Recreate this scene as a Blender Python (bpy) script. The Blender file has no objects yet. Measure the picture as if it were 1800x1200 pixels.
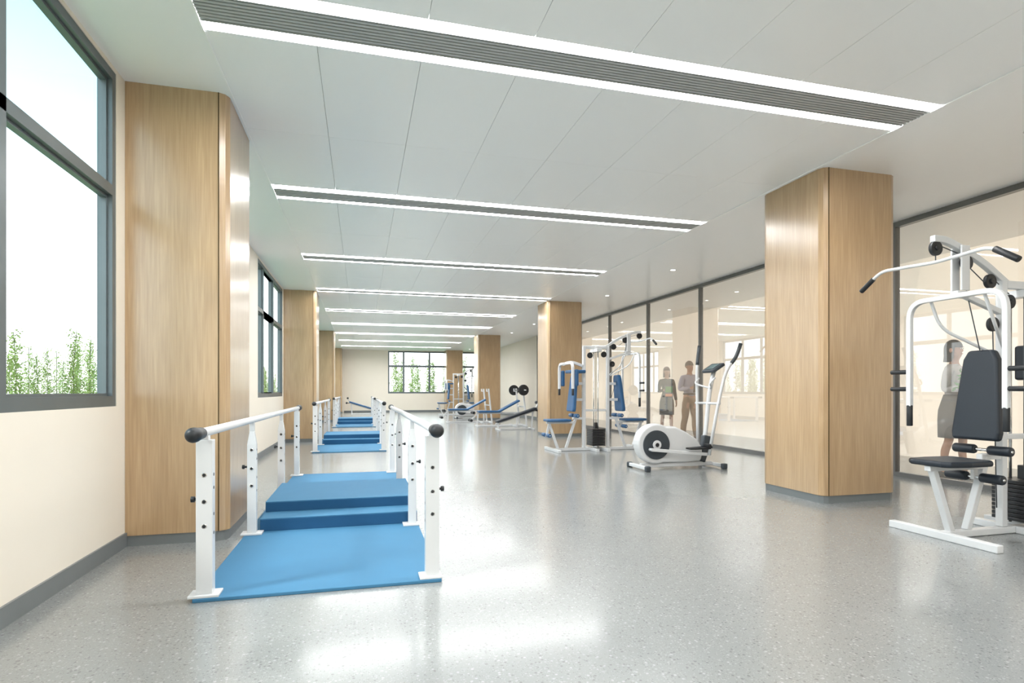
import bpy, bmesh, math, random
from mathutils import Vector, Matrix, Euler, Quaternion
random.seed(7)
S = bpy.context.scene
COL = S.collection
H = 3.3
# ---------------------------------------------------------------- materials
def new_mat(name, color=(.8,.8,.8), rough=.5, metal=0.0, spec=.5, coat=0.0):
    m = bpy.data.materials.new(name); m.use_nodes = True
    b = m.node_tree.nodes['Principled BSDF']
    b.inputs['Base Color'].default_value = (*color, 1)
    b.inputs['Roughness'].default_value = rough
    b.inputs['Metallic'].default_value = metal
    b.inputs['Specular IOR Level'].default_value = spec
    b.inputs['Coat Weight'].default_value = coat
    return m
def noisy(m, scale, amount, c):
    """small procedural tone variation"""
    nt = m.node_tree; N = nt.nodes; L = nt.links; b = N['Principled BSDF']
    tc = N.new('ShaderNodeTexCoord'); no = N.new('ShaderNodeTexNoise')
    no.inputs['Scale'].default_value = scale; no.inputs['Detail'].default_value = 4
    r = N.new('ShaderNodeValToRGB')
    r.color_ramp.elements[0].position = .3; r.color_ramp.elements[1].position = .7
    r.color_ramp.elements[0].color = (*[x*(1-amount) for x in c], 1)
    r.color_ramp.elements[1].color = (*[min(1, x*(1+amount)) for x in c], 1)
    L.new(tc.outputs['Object'], no.inputs['Vector']); L.new(no.outputs['Fac'], r.inputs['Fac'])
    L.new(r.outputs['Color'], b.inputs['Base Color'])
    return m
def mk(name, c, rough=.5, metal=0.0, spec=.5, coat=0.0, ns=6, na=.03):
    return noisy(new_mat(name, c, rough, metal, spec, coat), ns, na, c)
def emis(name, c, s):
    m = bpy.data.materials.new(name); m.use_nodes = True
    nt = m.node_tree; nt.nodes.clear()
    e = nt.nodes.new('ShaderNodeEmission'); o = nt.nodes.new('ShaderNodeOutputMaterial')
    e.inputs['Color'].default_value = (*c, 1); e.inputs['Strength'].default_value = s
    nt.links.new(e.outputs[0], o.inputs[0]); return m
def glass_mat(name, tint, film, filmcol, refl=.06, graz=.45):
    m = bpy.data.materials.new(name); m.use_nodes = True
    nt = m.node_tree; N = nt.nodes; L = nt.links; N.clear()
    o = N.new('ShaderNodeOutputMaterial'); t = N.new('ShaderNodeBsdfTransparent')
    t.inputs[0].default_value = (*tint, 1)
    g = N.new('ShaderNodeBsdfGlossy'); g.inputs['Roughness'].default_value = .01
    d = N.new('ShaderNodeBsdfDiffuse'); d.inputs[0].default_value = (*filmcol, 1)
    mx = N.new('ShaderNodeMixShader'); mx.inputs[0].default_value = film
    L.new(t.outputs[0], mx.inputs[1]); L.new(d.outputs[0], mx.inputs[2])
    lw = N.new('ShaderNodeLayerWeight'); lw.inputs['Blend'].default_value = .35
    ma = N.new('ShaderNodeMath'); ma.operation = 'MULTIPLY_ADD'
    ma.inputs[1].default_value = graz; ma.inputs[2].default_value = refl
    L.new(lw.outputs['Fresnel'], ma.inputs[0])
    m2 = N.new('ShaderNodeMixShader'); L.new(ma.outputs[0], m2.inputs[0])
    L.new(mx.outputs[0], m2.inputs[1]); L.new(g.outputs[0], m2.inputs[2])
    L.new(m2.outputs[0], o.inputs[0]); return m
def terrazzo():
    m = bpy.data.materials.new('terrazzo_floor'); m.use_nodes = True
    nt = m.node_tree; N = nt.nodes; L = nt.links; b = N['Principled BSDF']
    tc = N.new('ShaderNodeTexCoord')
    def layer(scale, thr, prev, cols):
        v = N.new('ShaderNodeTexVoronoi'); v.inputs['Scale'].default_value = scale
        L.new(tc.outputs['Object'], v.inputs['Vector'])
        sep = N.new('ShaderNodeSeparateColor'); L.new(v.outputs['Color'], sep.inputs[0])
        mr = N.new('ShaderNodeMapRange')
        mr.inputs[1].default_value = thr; mr.inputs[2].default_value = thr*.8
        L.new(v.outputs['Distance'], mr.inputs[0])
        pick = N.new('ShaderNodeMath'); pick.operation = 'GREATER_THAN'; pick.inputs[1].default_value = .45
        L.new(sep.outputs[1], pick.inputs[0])
        mu = N.new('ShaderNodeMath'); mu.operation = 'MULTIPLY'
        L.new(mr.outputs[0], mu.inputs[0]); L.new(pick.outputs[0], mu.inputs[1])
        cr = N.new('ShaderNodeValToRGB'); cr.color_ramp.interpolation = 'CONSTANT'
        e = cr.color_ramp.elements; e[0].color = (*cols[0], 1); e[1].position = .3; e[1].color = (*cols[1], 1)
        x = e.new(.65); x.color = (*cols[2], 1)
        L.new(sep.outputs[0], cr.inputs[0])
        mix = N.new('ShaderNodeMix'); mix.data_type = 'RGBA'
        L.new(mu.outputs[0], mix.inputs[0]); L.new(prev, mix.inputs[6]); L.new(cr.outputs[0], mix.inputs[7])
        return mix.outputs[2]
    no = N.new('ShaderNodeTexNoise'); no.inputs['Scale'].default_value = 3
    L.new(tc.outputs['Object'], no.inputs['Vector'])
    r = N.new('ShaderNodeValToRGB'); r.color_ramp.elements[0].color = (.210, .221, .219, 1); r.color_ramp.elements[1].color = (.235, .247, .245, 1)
    L.new(no.outputs[0], r.inputs[0])
    o1 = layer(125, .42, r.outputs[0], [(.285, .298, .296), (.160, .168, .167), (.26, .272, .27)])
    o2 = layer(52, .33, o1, [(.32, .333, .331), (.150, .158, .157), (.28, .292, .29)])
    L.new(o2, b.inputs['Base Color'])
    b.inputs['Roughness'].default_value = .27
    b.inputs['Specular IOR Level'].default_value = .55
    b.inputs['Coat Weight'].default_value = .38; b.inputs['Coat Roughness'].default_value = .12
    return m
def wood():
    m = bpy.data.materials.new('oak_veneer'); m.use_nodes = True
    nt = m.node_tree; N = nt.nodes; L = nt.links; b = N['Principled BSDF']
    tc = N.new('ShaderNodeTexCoord')
    def nz(sc, scale, det, dist):
        mp = N.new('ShaderNodeMapping'); mp.inputs['Scale'].default_value = sc
        n = N.new('ShaderNodeTexNoise'); n.inputs['Scale'].default_value = scale
        n.inputs['Detail'].default_value = det; n.inputs['Distortion'].default_value = dist
        L.new(tc.outputs['Object'], mp.inputs[0]); L.new(mp.outputs[0], n.inputs['Vector']); return n.outputs['Fac']
    a = nz((1, 1, .035), 75, 6, .15); c = nz((1, 1, .12), 5, 5, 1.2)
    r1 = N.new('ShaderNodeValToRGB'); e = r1.color_ramp.elements
    e[0].position = .3; e[0].color = (.40, .255, .130, 1); e[1].position = .7; e[1].color = (.50, .345, .188, 1)
    L.new(a, r1.inputs[0])
    r2 = N.new('ShaderNodeValToRGB'); e = r2.color_ramp.elements
    e[0].position = .35; e[0].color = (.86, .83, .79, 1); e[1].position = .62; e[1].color = (1, 1, 1, 1)
    L.new(c, r2.inputs[0])
    mix = N.new('ShaderNodeMix'); mix.data_type = 'RGBA'; mix.blend_type = 'MULTIPLY'; mix.inputs[0].default_value = .7
    L.new(r1.outputs[0], mix.inputs[6]); L.new(r2.outputs[0], mix.inputs[7]); L.new(mix.outputs[2], b.inputs['Base Color'])
    b.inputs['Roughness'].default_value = .33
    b.inputs['Coat Weight'].default_value = .8; b.inputs['Coat Roughness'].default_value = .22; b.inputs['Coat IOR'].default_value = 1.7
    return m
M_FLOOR = terrazzo(); M_WOOD = wood()
M_WALL = mk('cream_wall', (.80, .74, .64), .5, na=.012, ns=2)
M_CWALL_GLOW = mk('corridor_cream_wall_glow', (.84, .775, .68), .6, na=.012, ns=2)
_b = M_CWALL_GLOW.node_tree.nodes['Principled BSDF']; _b.inputs['Emission Color'].default_value = (1, .90, .77, 1); _b.inputs['Emission Strength'].default_value = .22  # added cream glow stands in for corridor lighting; the wall is no lamp
M_CEIL = mk('white_ceiling', (.945, .95, .955), .35, na=.005, ns=1)
M_CBACK = mk('ceiling_gap', (.60, .61, .61), .8)
M_BASE = mk('gray_baseboard', (.16, .175, .18), .4)
M_FRAME = mk('gray_aluminium', (.13, .155, .165), .35, metal=.3)
M_FRAME2 = mk('partition_frame', (.17, .17, .168), .35, metal=.3)
M_GLASS = glass_mat('clear_glass', (.97, .99, .99), 0.0, (1, 1, 1), .02)
M_FILM = glass_mat('cream_tinted_glass', (.98, .96, .93), .16, (.92, .85, .75), .045, .27)
M_LIGHT = emis('strip_light', (1, .995, .985), 17)
M_DOWN = emis('downlight_glow', (1, .97, .92), 4)
M_GRILLE = mk('air_grille', (.48, .49, .49), .45)
M_GRILLED = mk('air_grille_dark', (.21, .22, .22), .6)
M_TRIM = mk('white_metal_trim', (.97, .97, .97), .3)
M_WHITE = mk('white_enamel', (.64, .65, .66), .25, na=.01)
M_BLACK = mk('black_rubber', (.010, .012, .015), .45)
M_IRON = mk('black_iron', (.016, .017, .019), .35)
M_DARKPAD = mk('navy_black_leather', (.009, .015, .024), .45)
M_BLUEPAD = mk('blue_leather', (.018, .088, .21), .42)
M_MAT = mk('blue_mat', (.048, .165, .290), .7, spec=.25, na=.02)
M_MATD = mk('blue_step_vinyl', (.014, .078, .178), .7, spec=.25, na=.02)
M_CHROME = mk('chrome', (.7, .7, .7), .15, metal=1)
M_BRASS = mk('dark_brass_seam', (.10, .065, .03), .35, metal=.6)
M_GRAYP = mk('gray_plastic', (.040, .050, .060), .4)
M_SCREEN = mk('console_screen', (.10, .16, .17), .15)
M_GRASS = mk('grass', (.19, .24, .12), .9, ns=.6, na=.2)
M_LEAF = mk('spring_leaves', (.27, .35, .10), .8, ns=1.5, na=.25)
M_BARK = mk('bark', (.10, .10, .07), .9)
M_SKIN = mk('skin', (.56, .30, .20), .5)
M_SHIRT = mk('lavender_shirt', (.50, .48, .60), .8)
M_KHAKI = mk('khaki_cotton', (.30, .19, .11), .85)
M_SUIT = mk('black_wool', (.004, .004, .006), .8)
M_BLOUSE = mk('white_blouse', (.62, .62, .65), .8)
M_SKIRT = mk('gray_wool', (.20, .20, .21), .85)
M_HAIRD = mk('dark_hair', (.012, .009, .007), .5)
M_HAIRR = mk('auburn_hair', (.09, .020, .008), .5)
M_HAIRG = mk('gray_hair', (.24, .21, .19), .6)
M_SHOE = mk('dark_leather', (.02, .014, .010), .35)
M_GREEN = mk('leaf_green', (.05, .26, .02), .7)
M_ORANGE = mk('orange_paper', (.75, .20, .03), .6)
M_RED = mk('red_petals', (.75, .03, .02), .6)
M_EYE = mk('eye', (.03, .02, .02), .2)
M_EYEW = mk('eye_white', (.8, .8, .78), .3)
M_LIP = mk('lip', (.45, .15, .13), .5)

# ---------------------------------------------------------------- mesh builder
def fillet(pts, r, n=5):
    pts = [Vector(p) for p in pts]; out = [pts[0]]
    for i in range(1, len(pts)-1):
        p = pts[i]; a = pts[i-1]-p; b = pts[i+1]-p
        ra = min(r, a.length*.49); rb = min(r, b.length*.49)
        p0 = p+a.normalized()*ra; p2 = p+b.normalized()*rb
        for k in range(n+1):
            t = k/n; out.append(p0*(1-t)**2+p*2*t*(1-t)+p2*t*t)
    out.append(pts[-1]); return out
class MB:
    def __init__(s): s.v = []; s.f = []; s.m = []; s.s = []
    def add(s, vs, fs, mi=0, sm=False):
        o = len(s.v); s.v += [tuple(v) for v in vs]
        for i, f in enumerate(fs):
            s.f.append(tuple(x+o for x in f)); s.m.append(mi); s.s.append(sm[i] if isinstance(sm, list) else sm)
        return s
    def box(s, lo, hi, mi=0, rot=None, taper=None):
        x0, y0, z0 = lo; x1, y1, z1 = hi
        vs = [Vector(p) for p in ((x0,y0,z0),(x1,y0,z0),(x1,y1,z0),(x0,y1,z0),(x0,y0,z1),(x1,y0,z1),(x1,y1,z1),(x0,y1,z1))]
        c = Vector(((x0+x1)/2, (y0+y1)/2, (z0+z1)/2))
        if taper:
            for i in range(4, 8):
                vs[i].x = c.x+(vs[i].x-c.x)*taper[0]; vs[i].y = c.y+(vs[i].y-c.y)*taper[1]
        if rot:
            R = Euler(rot).to_matrix(); vs = [c+R@(v-c) for v in vs]
        return s.add(vs, [(0,3,2,1),(4,5,6,7),(0,1,5,4),(1,2,6,5),(2,3,7,6),(3,0,4,7)], mi)
    def tube(s, pts, r, n=12, mi=0, up=None):
        pts = [Vector(p) for p in pts]
        if isinstance(r, tuple):
            w, h = r[0]/2, r[1]/2; prof = [(-w,-h),(w,-h),(w,h),(-w,h)]; sm = False
        else:
            prof = [(r*math.cos(2*math.pi*k/n), r*math.sin(2*math.pi*k/n)) for k in range(n)]; sm = True
        k = len(prof); T = []
        for i in range(len(pts)):
            a = pts[max(i-1,0)]; b = pts[min(i+1,len(pts)-1)]; T.append((b-a).normalized())
        ref = Vector(up) if up else (Vector((0,0,1)) if abs(T[0].z) < .9 else Vector((0,1,0)))
        nx = T[0].cross(ref).normalized(); vs = []
        for i, p in enumerate(pts):
            if i > 0:
                nx = T[i-1].rotation_difference(T[i])@nx
            ny = nx.cross(T[i]).normalized()
            for (a, b) in prof: vs.append(p+nx*a+ny*b)
        fs = []; sms = []
        for i in range(len(pts)-1):
            for j in range(k):
                fs.append((i*k+j, i*k+(j+1)%k, (i+1)*k+(j+1)%k, (i+1)*k+j)); sms.append(sm)
        fs.append(tuple(range(k))[::-1]); sms.append(False)
        fs.append(tuple((len(pts)-1)*k+j for j in range(k))); sms.append(False)
        return s.add(vs, fs, mi, sms)
    def cyl(s, p1, p2, r, n=20, mi=0): return s.tube([p1, p2], r, n, mi)
    def prism(s, poly, a, b, plane='xz', mi=0):
        n = len(poly)
        def P(u, w, t): return {'xz': (u, t, w), 'yz': (t, u, w), 'xy': (u, w, t)}[plane]
        vs = [P(u, w, a) for u, w in poly]+[P(u, w, b) for u, w in poly]
        fs = [(i, (i+1)%n, n+(i+1)%n, n+i) for i in range(n)]+[tuple(range(n))[::-1], tuple(range(n, 2*n))]
        return s.add(vs, fs, mi)
    def lathe(s, prof, c=(0,0), n=24, mi=0, sx=1, sy=1):
        vs = []; fs = []
        for (r, z) in prof:
            for k in range(n):
                a = 2*math.pi*k/n; vs.append((c[0]+r*sx*math.cos(a), c[1]+r*sy*math.sin(a), z))
        for i in range(len(prof)-1):
            for k in range(n): fs.append((i*n+k, i*n+(k+1)%n, (i+1)*n+(k+1)%n, (i+1)*n+k))
        sm = [True]*len(fs)
        fs.append(tuple(range(n))[::-1]); fs.append(tuple((len(prof)-1)*n+k for k in range(n))); sm += [False, False]
        return s.add(vs, fs, mi, sm)
    def ball(s, c, r, mi=0, n=16, m=10):
        if not isinstance(r, tuple): r = (r, r, r)
        vs = []; fs = []
        for i in range(m+1):
            th = math.pi*i/m
            for k in range(n):
                a = 2*math.pi*k/n
                vs.append((c[0]+r[0]*math.sin(th)*math.cos(a), c[1]+r[1]*math.sin(th)*math.sin(a), c[2]-r[2]*math.cos(th)))
        for i in range(m):
            for k in range(n): fs.append((i*n+k, i*n+(k+1)%n, (i+1)*n+(k+1)%n, (i+1)*n+k))
        return s.add(vs, fs, mi, True)
    def obj(s, name, mats, parent=None, loc=(0,0,0), rot=(0,0,0), bev=0, label=None, seg=2):
        me = bpy.data.meshes.new(name); me.from_pydata(s.v, [], s.f)
        if not isinstance(mats, (list, tuple)): mats = [mats]
        for m in mats: me.materials.append(m)
        me.polygons.foreach_set('material_index', s.m); me.polygons.foreach_set('use_smooth', s.s)
        bm = bmesh.new(); bm.from_mesh(me)
        bmesh.ops.remove_doubles(bm, verts=bm.verts, dist=1e-6)
        bmesh.ops.recalc_face_normals(bm, faces=bm.faces); bm.to_mesh(me); bm.free()
        me.update()
        o = bpy.data.objects.new(name, me); COL.objects.link(o)
        o.location = loc; o.rotation_euler = rot
        if parent: o.parent = parent
        if bev:
            b = o.modifiers.new('bevel', 'BEVEL'); b.width = bev; b.segments = seg; b.limit_method = 'ANGLE'; b.angle_limit = math.radians(50)
        if label: o['label'] = label
        return o
def empty(name, loc, rz=0, label='', category='', group=None):
    o = bpy.data.objects.new(name, None); o.empty_display_size = .2; COL.objects.link(o)
    o.location = loc; o.rotation_euler = (0, 0, rz); o['label'] = label; o['category'] = category
    if group: o['group'] = group
    return o
def tag(o, label, category, group=None):
    o['label'] = label; o['category'] = category
    if group: o['group'] = group
    return o
def struct(o): o['kind'] = 'structure'; return o
def copy_thing(root, loc, rz=None, label=None, scale=None):
    def rec(o, par):
        c = o.copy(); COL.objects.link(c)
        if par: c.parent = par
        for ch in list(o.children):
            rec(ch, c)
        return c
    c = rec(root, None); c.location = loc
    if rz is not None: c.rotation_euler = (0, 0, rz)
    if scale: c.scale = (scale, scale, scale)
    if label: c['label'] = label
    return c

# ---------------------------------------------------------------- room shell
XL, XG, XC = -1.62, 6.75, 9.0
Y0, Y1 = -3.2, 31.0
WT = .1
struct(MB().box((XL-WT, Y0-.2, -.1), (XC+.2, Y1+.12, 0)).obj('floor', M_FLOOR))
# ceiling
cb = MB()
PX0, PX1 = -.93, 4.33
cb.box((XL-WT, Y0-.2, 3.36), (XC+.2, Y1+.12, 3.45), mi=1)
cb.box((XL-WT, Y0-.2, 3.3), (PX0-.004, Y1+.12, 3.36))
cb.box((PX1+.004, Y0-.2, 3.3), (XC+.2, Y1+.12, 3.36))
centers = [3.6+3.12*k for k in range(-2, 9)]
HW = .22
npan = 8; pw = (PX1-PX0)/npan; g = .0015
edges = [Y0-.2]
for c in centers: edges += [c-HW, c+HW]
edges.append(Y1+.12)
for i in range(0, len(edges), 2):
    a, b = edges[i], edges[i+1]
    if b-a < .05: continue
    rows = [(a, (a+b)/2-g), ((a+b)/2+g, b)] if b-a > 2 else [(a, b)]
    for (ra, rb) in rows:
        for k in range(npan):
            cb.box((PX0+k*pw+g, ra, 3.301), (PX0+(k+1)*pw-g, rb, 3.345))
struct(cb.obj('ceiling', [M_CEIL, M_CBACK]))
for i, x in enumerate((PX0, PX1)):
    struct(MB().box((x-.007, Y0, 3.293), (x+.007, Y1, 3.3)).obj('trim_%d' % (i+1), M_TRIM))
# light strips
def strip(y):
    e = empty('ceiling_light_strip', (0, y, 3.3), 0, 'long recessed twin white light strip with gray linear air grille', 'ceiling light', 'linear ceiling light strips')
    for s in (-1, 1):
        m = MB(); a, b = sorted((s*HW, s*(HW-.095)))
        m.add([(PX0+.01, a, .012), (PX0+.01, b, .012), (PX1-.01, b, .012), (PX1-.01, a, .012)], [(0, 1, 2, 3)])
        o = m.obj('light_diffuser', M_LIGHT, e, label='glowing white linear diffuser')
    m = MB(); m.box((PX0+.01, -.122, .012), (PX1-.01, .122, .03), mi=1)
    m.box((PX0+.01, -.125, -.006), (PX1-.01, -.115, .012)); m.box((PX0+.01, .115, -.006), (PX1-.01, .125, .012))
    for k in range(7):
        yy = -.093+k*.031; m.box((PX0+.01, yy-.009, -.004), (PX1-.01, yy+.009, .011))
    m.obj('air_grille', [M_GRILLE, M_GRILLED], e, label='gray slatted linear air grille')
    return e
for c in centers: strip(c)
# left wall and windows
wins = [(-2.8, .2), (1.46, 4.46), (5.7, 8.7), (9.96, 12.96), (14.2, 17.2), (18.46, 21.46), (22.7, 25.7), (26.96, 29.96)]
ZS, ZT = 1.0, 3.27
wl = MB(); wl.box((XL-WT, Y0-.2, 0), (XL, Y1+.12, ZS)); wl.box((XL-WT, Y0-.2, ZT), (XL, Y1+.12, 3.3))
py = Y0-.2
for a, b in wins:
    wl.box((XL-WT, py, ZS), (XL, a, ZT)); py = b
wl.box((XL-WT, py, ZS), (XL, Y1+.12, ZT))
struct(wl.obj('wall_left', M_WALL))
def window(n, a, b, muls, axis='y', pos=XL, z0=ZS, z1=ZT):
    m = MB(); fw = .055; dp = .09; x0, x1 = pos-dp-.005, pos-.005
    def bx(y0, y1, za, zb, xa=x0, xb=x1):
        if axis == 'y': m.box((xa, y0, za), (xb, y1, zb))
        else: m.box((y0, -xb+2*pos, za), (y1, -xa+2*pos, zb))
    bx(a, b, z0, z0+.07); bx(a, b, z1-.06, z1); bx(a, a+fw, z0+.07, z1-.06); bx(b-fw, b, z0+.07, z1-.06)
    zt = 2.46
    cuts = [a+fw]+[x for y in muls for x in (y-.028, y+.028)]+[b-fw]
    for y in muls: bx(y-.028, y+.028, z0+.07, z1-.06)
    for i in range(0, len(cuts), 2): bx(cuts[i], cuts[i+1], zt-.035, zt+.035)
    for i in range(0, len(cuts), 2):
        for (za, zb) in ((z0+.07, zt-.035), (zt+.035, z1-.06)):
            ya, yb = cuts[i], cuts[i+1]; xx = (x0+.02, x1-.03)
            bx(ya, ya+.018, za, zb, *xx); bx(yb-.018, yb, za, zb, *xx); bx(ya+.018, yb-.018, za, za+.018, *xx); bx(ya+.018, yb-.018, zb-.018, zb, *xx)
    o = struct(m.obj('window_%d' % n, M_FRAME))
    gm = MB(); xc = (x0+.035)
    if axis == 'y': gm.add([(xc, a+fw, z0+.07), (xc, b-fw, z0+.07), (xc, b-fw, z1-.06), (xc, a+fw, z1-.06)], [(0, 1, 2, 3)])
    else: gm.add([(a+fw, 2*pos-xc, z0+.07), (b-fw, 2*pos-xc, z0+.07), (b-fw, 2*pos-xc, z1-.06), (a+fw, 2*pos-xc, z1-.06)], [(0, 1, 2, 3)])
    gg = gm.obj('glass_pane', M_GLASS, o)
    ld = bpy.data.lights.new('sky_portal', 'AREA'); ld.shape = 'RECTANGLE'; ld.size = z1-z0; ld.size_y = b-a
    ld.cycles.is_portal = True
    lo = bpy.data.objects.new('sky_portal', ld); COL.objects.link(lo)
    if axis == 'y': lo.location = (pos-.12, (a+b)/2, (z0+z1)/2); lo.rotation_euler = Vector((-1, 0, 0)).to_track_quat('Z', 'Y').to_euler()
    else: ld.size, ld.size_y = b-a, z1-z0; lo.location = ((a+b)/2, pos+.14, (z0+z1)/2); lo.rotation_euler = Vector((0, 1, 0)).to_track_quat('Z', 'Y').to_euler()
    return o
for i, (a, b) in enumerate(wins): window(i+1, a, b, [b-1.27, b-2.4])
# end wall
EX0, EX1 = 1.38, 6.2
we = MB(); we.box((XL, Y1, 0), (XC, Y1+.12, ZS)); we.box((XL, Y1, ZT), (XC, Y1+.12, 3.3))
we.box((XL, Y1, ZS), (EX0, Y1+.12, ZT)); we.box((EX1, Y1, ZS), (XC, Y1+.12, ZT))
struct(we.obj('wall_end', M_WALL))
window(9, EX0, EX1, [2.2, 3.58, 4.95], axis='x', pos=Y1)
struct(MB().box((XL, Y0-.2, 0), (XC, Y0, 3.3)).obj('wall_back', M_WALL))
struct(MB().box((XC, Y0-.2, 0), (XC+.2, Y1+.12, 3.3)).obj('wall_corridor', M_CWALL_GLOW))
struct(MB().box((XG-.06, 21.46, 0), (XG+.08, Y1, 3.3)).obj('wall_right', M_WALL))
# baseboards
BH = .1
struct(MB().box((XL, Y0, 0), (XL+.014, 4.6, BH)).box((XL, 5.5, 0), (XL+.014, 13.1, BH)).box((XL, 14.0, 0), (XL+.014, 21.6, BH)).box((XL, 22.5, 0), (XL+.014, 30.1, BH)).obj('baseboard_left', M_BASE))
struct(MB().box((XL+.75, Y1-.014, 0), (XG-.06, Y1, BH)).obj('baseboard_end', M_BASE))
struct(MB().box((XG-.074, 21.46, 0), (XG-.06, Y1-.014, BH)).obj('baseboard_right', M_BASE))
# glass partition on the right
ys = [5.9+2.21*k for k in range(-4, 8)]
ys = [y for y in ys if y > Y0+.1]
ys[-1] = 21.4
n = 10; fh = .024
for i in range(len(ys)-1):
    a, b = ys[i], ys[i+1]
    m = MB(); m.box((XG-.04, a-fh, 0), (XG+.04, a+fh, 3.3))
    if i == len(ys)-2: m.box((XG-.04, b, 0), (XG+.04, b+.06, 3.3)); bb = b
    else: bb = b-fh
    m.box((XG-.04, a+fh, 0), (XG+.04, bb, .06)); m.box((XG-.04, a+fh, 3.235), (XG+.04, bb, 3.3))
    o = struct(m.obj('window_%d' % n, M_FRAME2)); n += 1
    MB().add([(XG, a+fh, .06), (XG, bb, .06), (XG, bb, 3.235), (XG, a+fh, 3.235)], [(0, 1, 2, 3)]).obj('glass_pane', M_FILM, o)

# ---------------------------------------------------------------- columns
def column(x0, x1, y0, y1, wall, label):
    c = .065
    if wall: poly = [(x0, y0), (x1-c, y0), (x1-c*.35, y0+c*.3), (x1, y0+c), (x1, y1-c), (x1-c*.35, y1-c*.3), (x1-c, y1), (x0, y1)]
    else: poly = [(x0+c, y0), (x1-c, y0), (x1-c*.3, y0+c*.3), (x1, y0+c), (x1, y1-c), (x1-c*.3, y1-c*.3), (x1-c, y1), (x0+c, y1), (x0+c*.3, y1-c*.3), (x0, y1-c), (x0, y0+c), (x0+c*.3, y0+c*.3)]
    cx, cy = (x0+x1)/2, (y0+y1)/2
    poly = [(a-cx, b-cy) for a, b in poly]
    e = empty('wood_column', (cx, cy, 0), 0, label, 'column', 'oak clad columns')
    MB().prism(poly, .075, 3.3, 'xy').obj('wood_cladding', M_WOOD, e)
    MB().prism([(a*.985 if not wall else a-(.008 if a > 0 else 0), b*.985) for a, b in poly], 0, .075, 'xy').obj('plinth', M_BASE, e, label='gray metal plinth')
    seams = [(x1-c-cx, y0-cy)]
    if not wall: seams = [(x0+c+.0-cx, y0-cy)]
    for (sx, sy) in seams:
        MB().box((sx-.004, sy-.003, .075), (sx+.004, sy+.002, 3.3)).obj('seam_trim', M_BRASS, e, label='thin dark vertical metal seam')
    return e
for k in range(4):
    y = 4.6+8.5*k; y1 = min(y+.88, Y1-.002)
    if k == 3: y = 30.12
    column(XL+.001, -.95, y, y1, True, 'light oak wall column with rounded corner beside windows')
    column(4.37, 5.27, y, y1, False, 'freestanding square light oak column with gray plinth')

# downlights
def downlight(x, y, z=3.3):
    e = empty('recessed_downlight', (x, y, z), 0, 'small round white recessed ceiling downlight', 'ceiling light', 'recessed downlights')
    m = MB(); n = 24; vs = []; fs = []
    for (r, zz) in ((.055, -.001), (.06, -.008), (.045, -.008), (.042, -.003)):
        for k in range(n): a = 2*math.pi*k/n; vs.append((r*math.cos(a), r*math.sin(a), zz))
    for i in range(3):
        for k in range(n): fs.append((i*n+k, i*n+(k+1)%n, (i+1)*n+(k+1)%n, (i+1)*n+k))
    m.add(vs, fs); m.obj('trim_ring', M_WHITE, e)
    m = MB(); m.add([(.042*math.cos(2*math.pi*k/n), .042*math.sin(2*math.pi*k/n), -.004) for k in range(n)], [tuple(range(n))]); m.obj('lamp', M_DOWN, e)
for k in range(-1, 10): downlight(5.45, 3.5+2.85*k)
for k in range(0, 7): downlight(8.0, 2.3+2.85*k)

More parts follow.
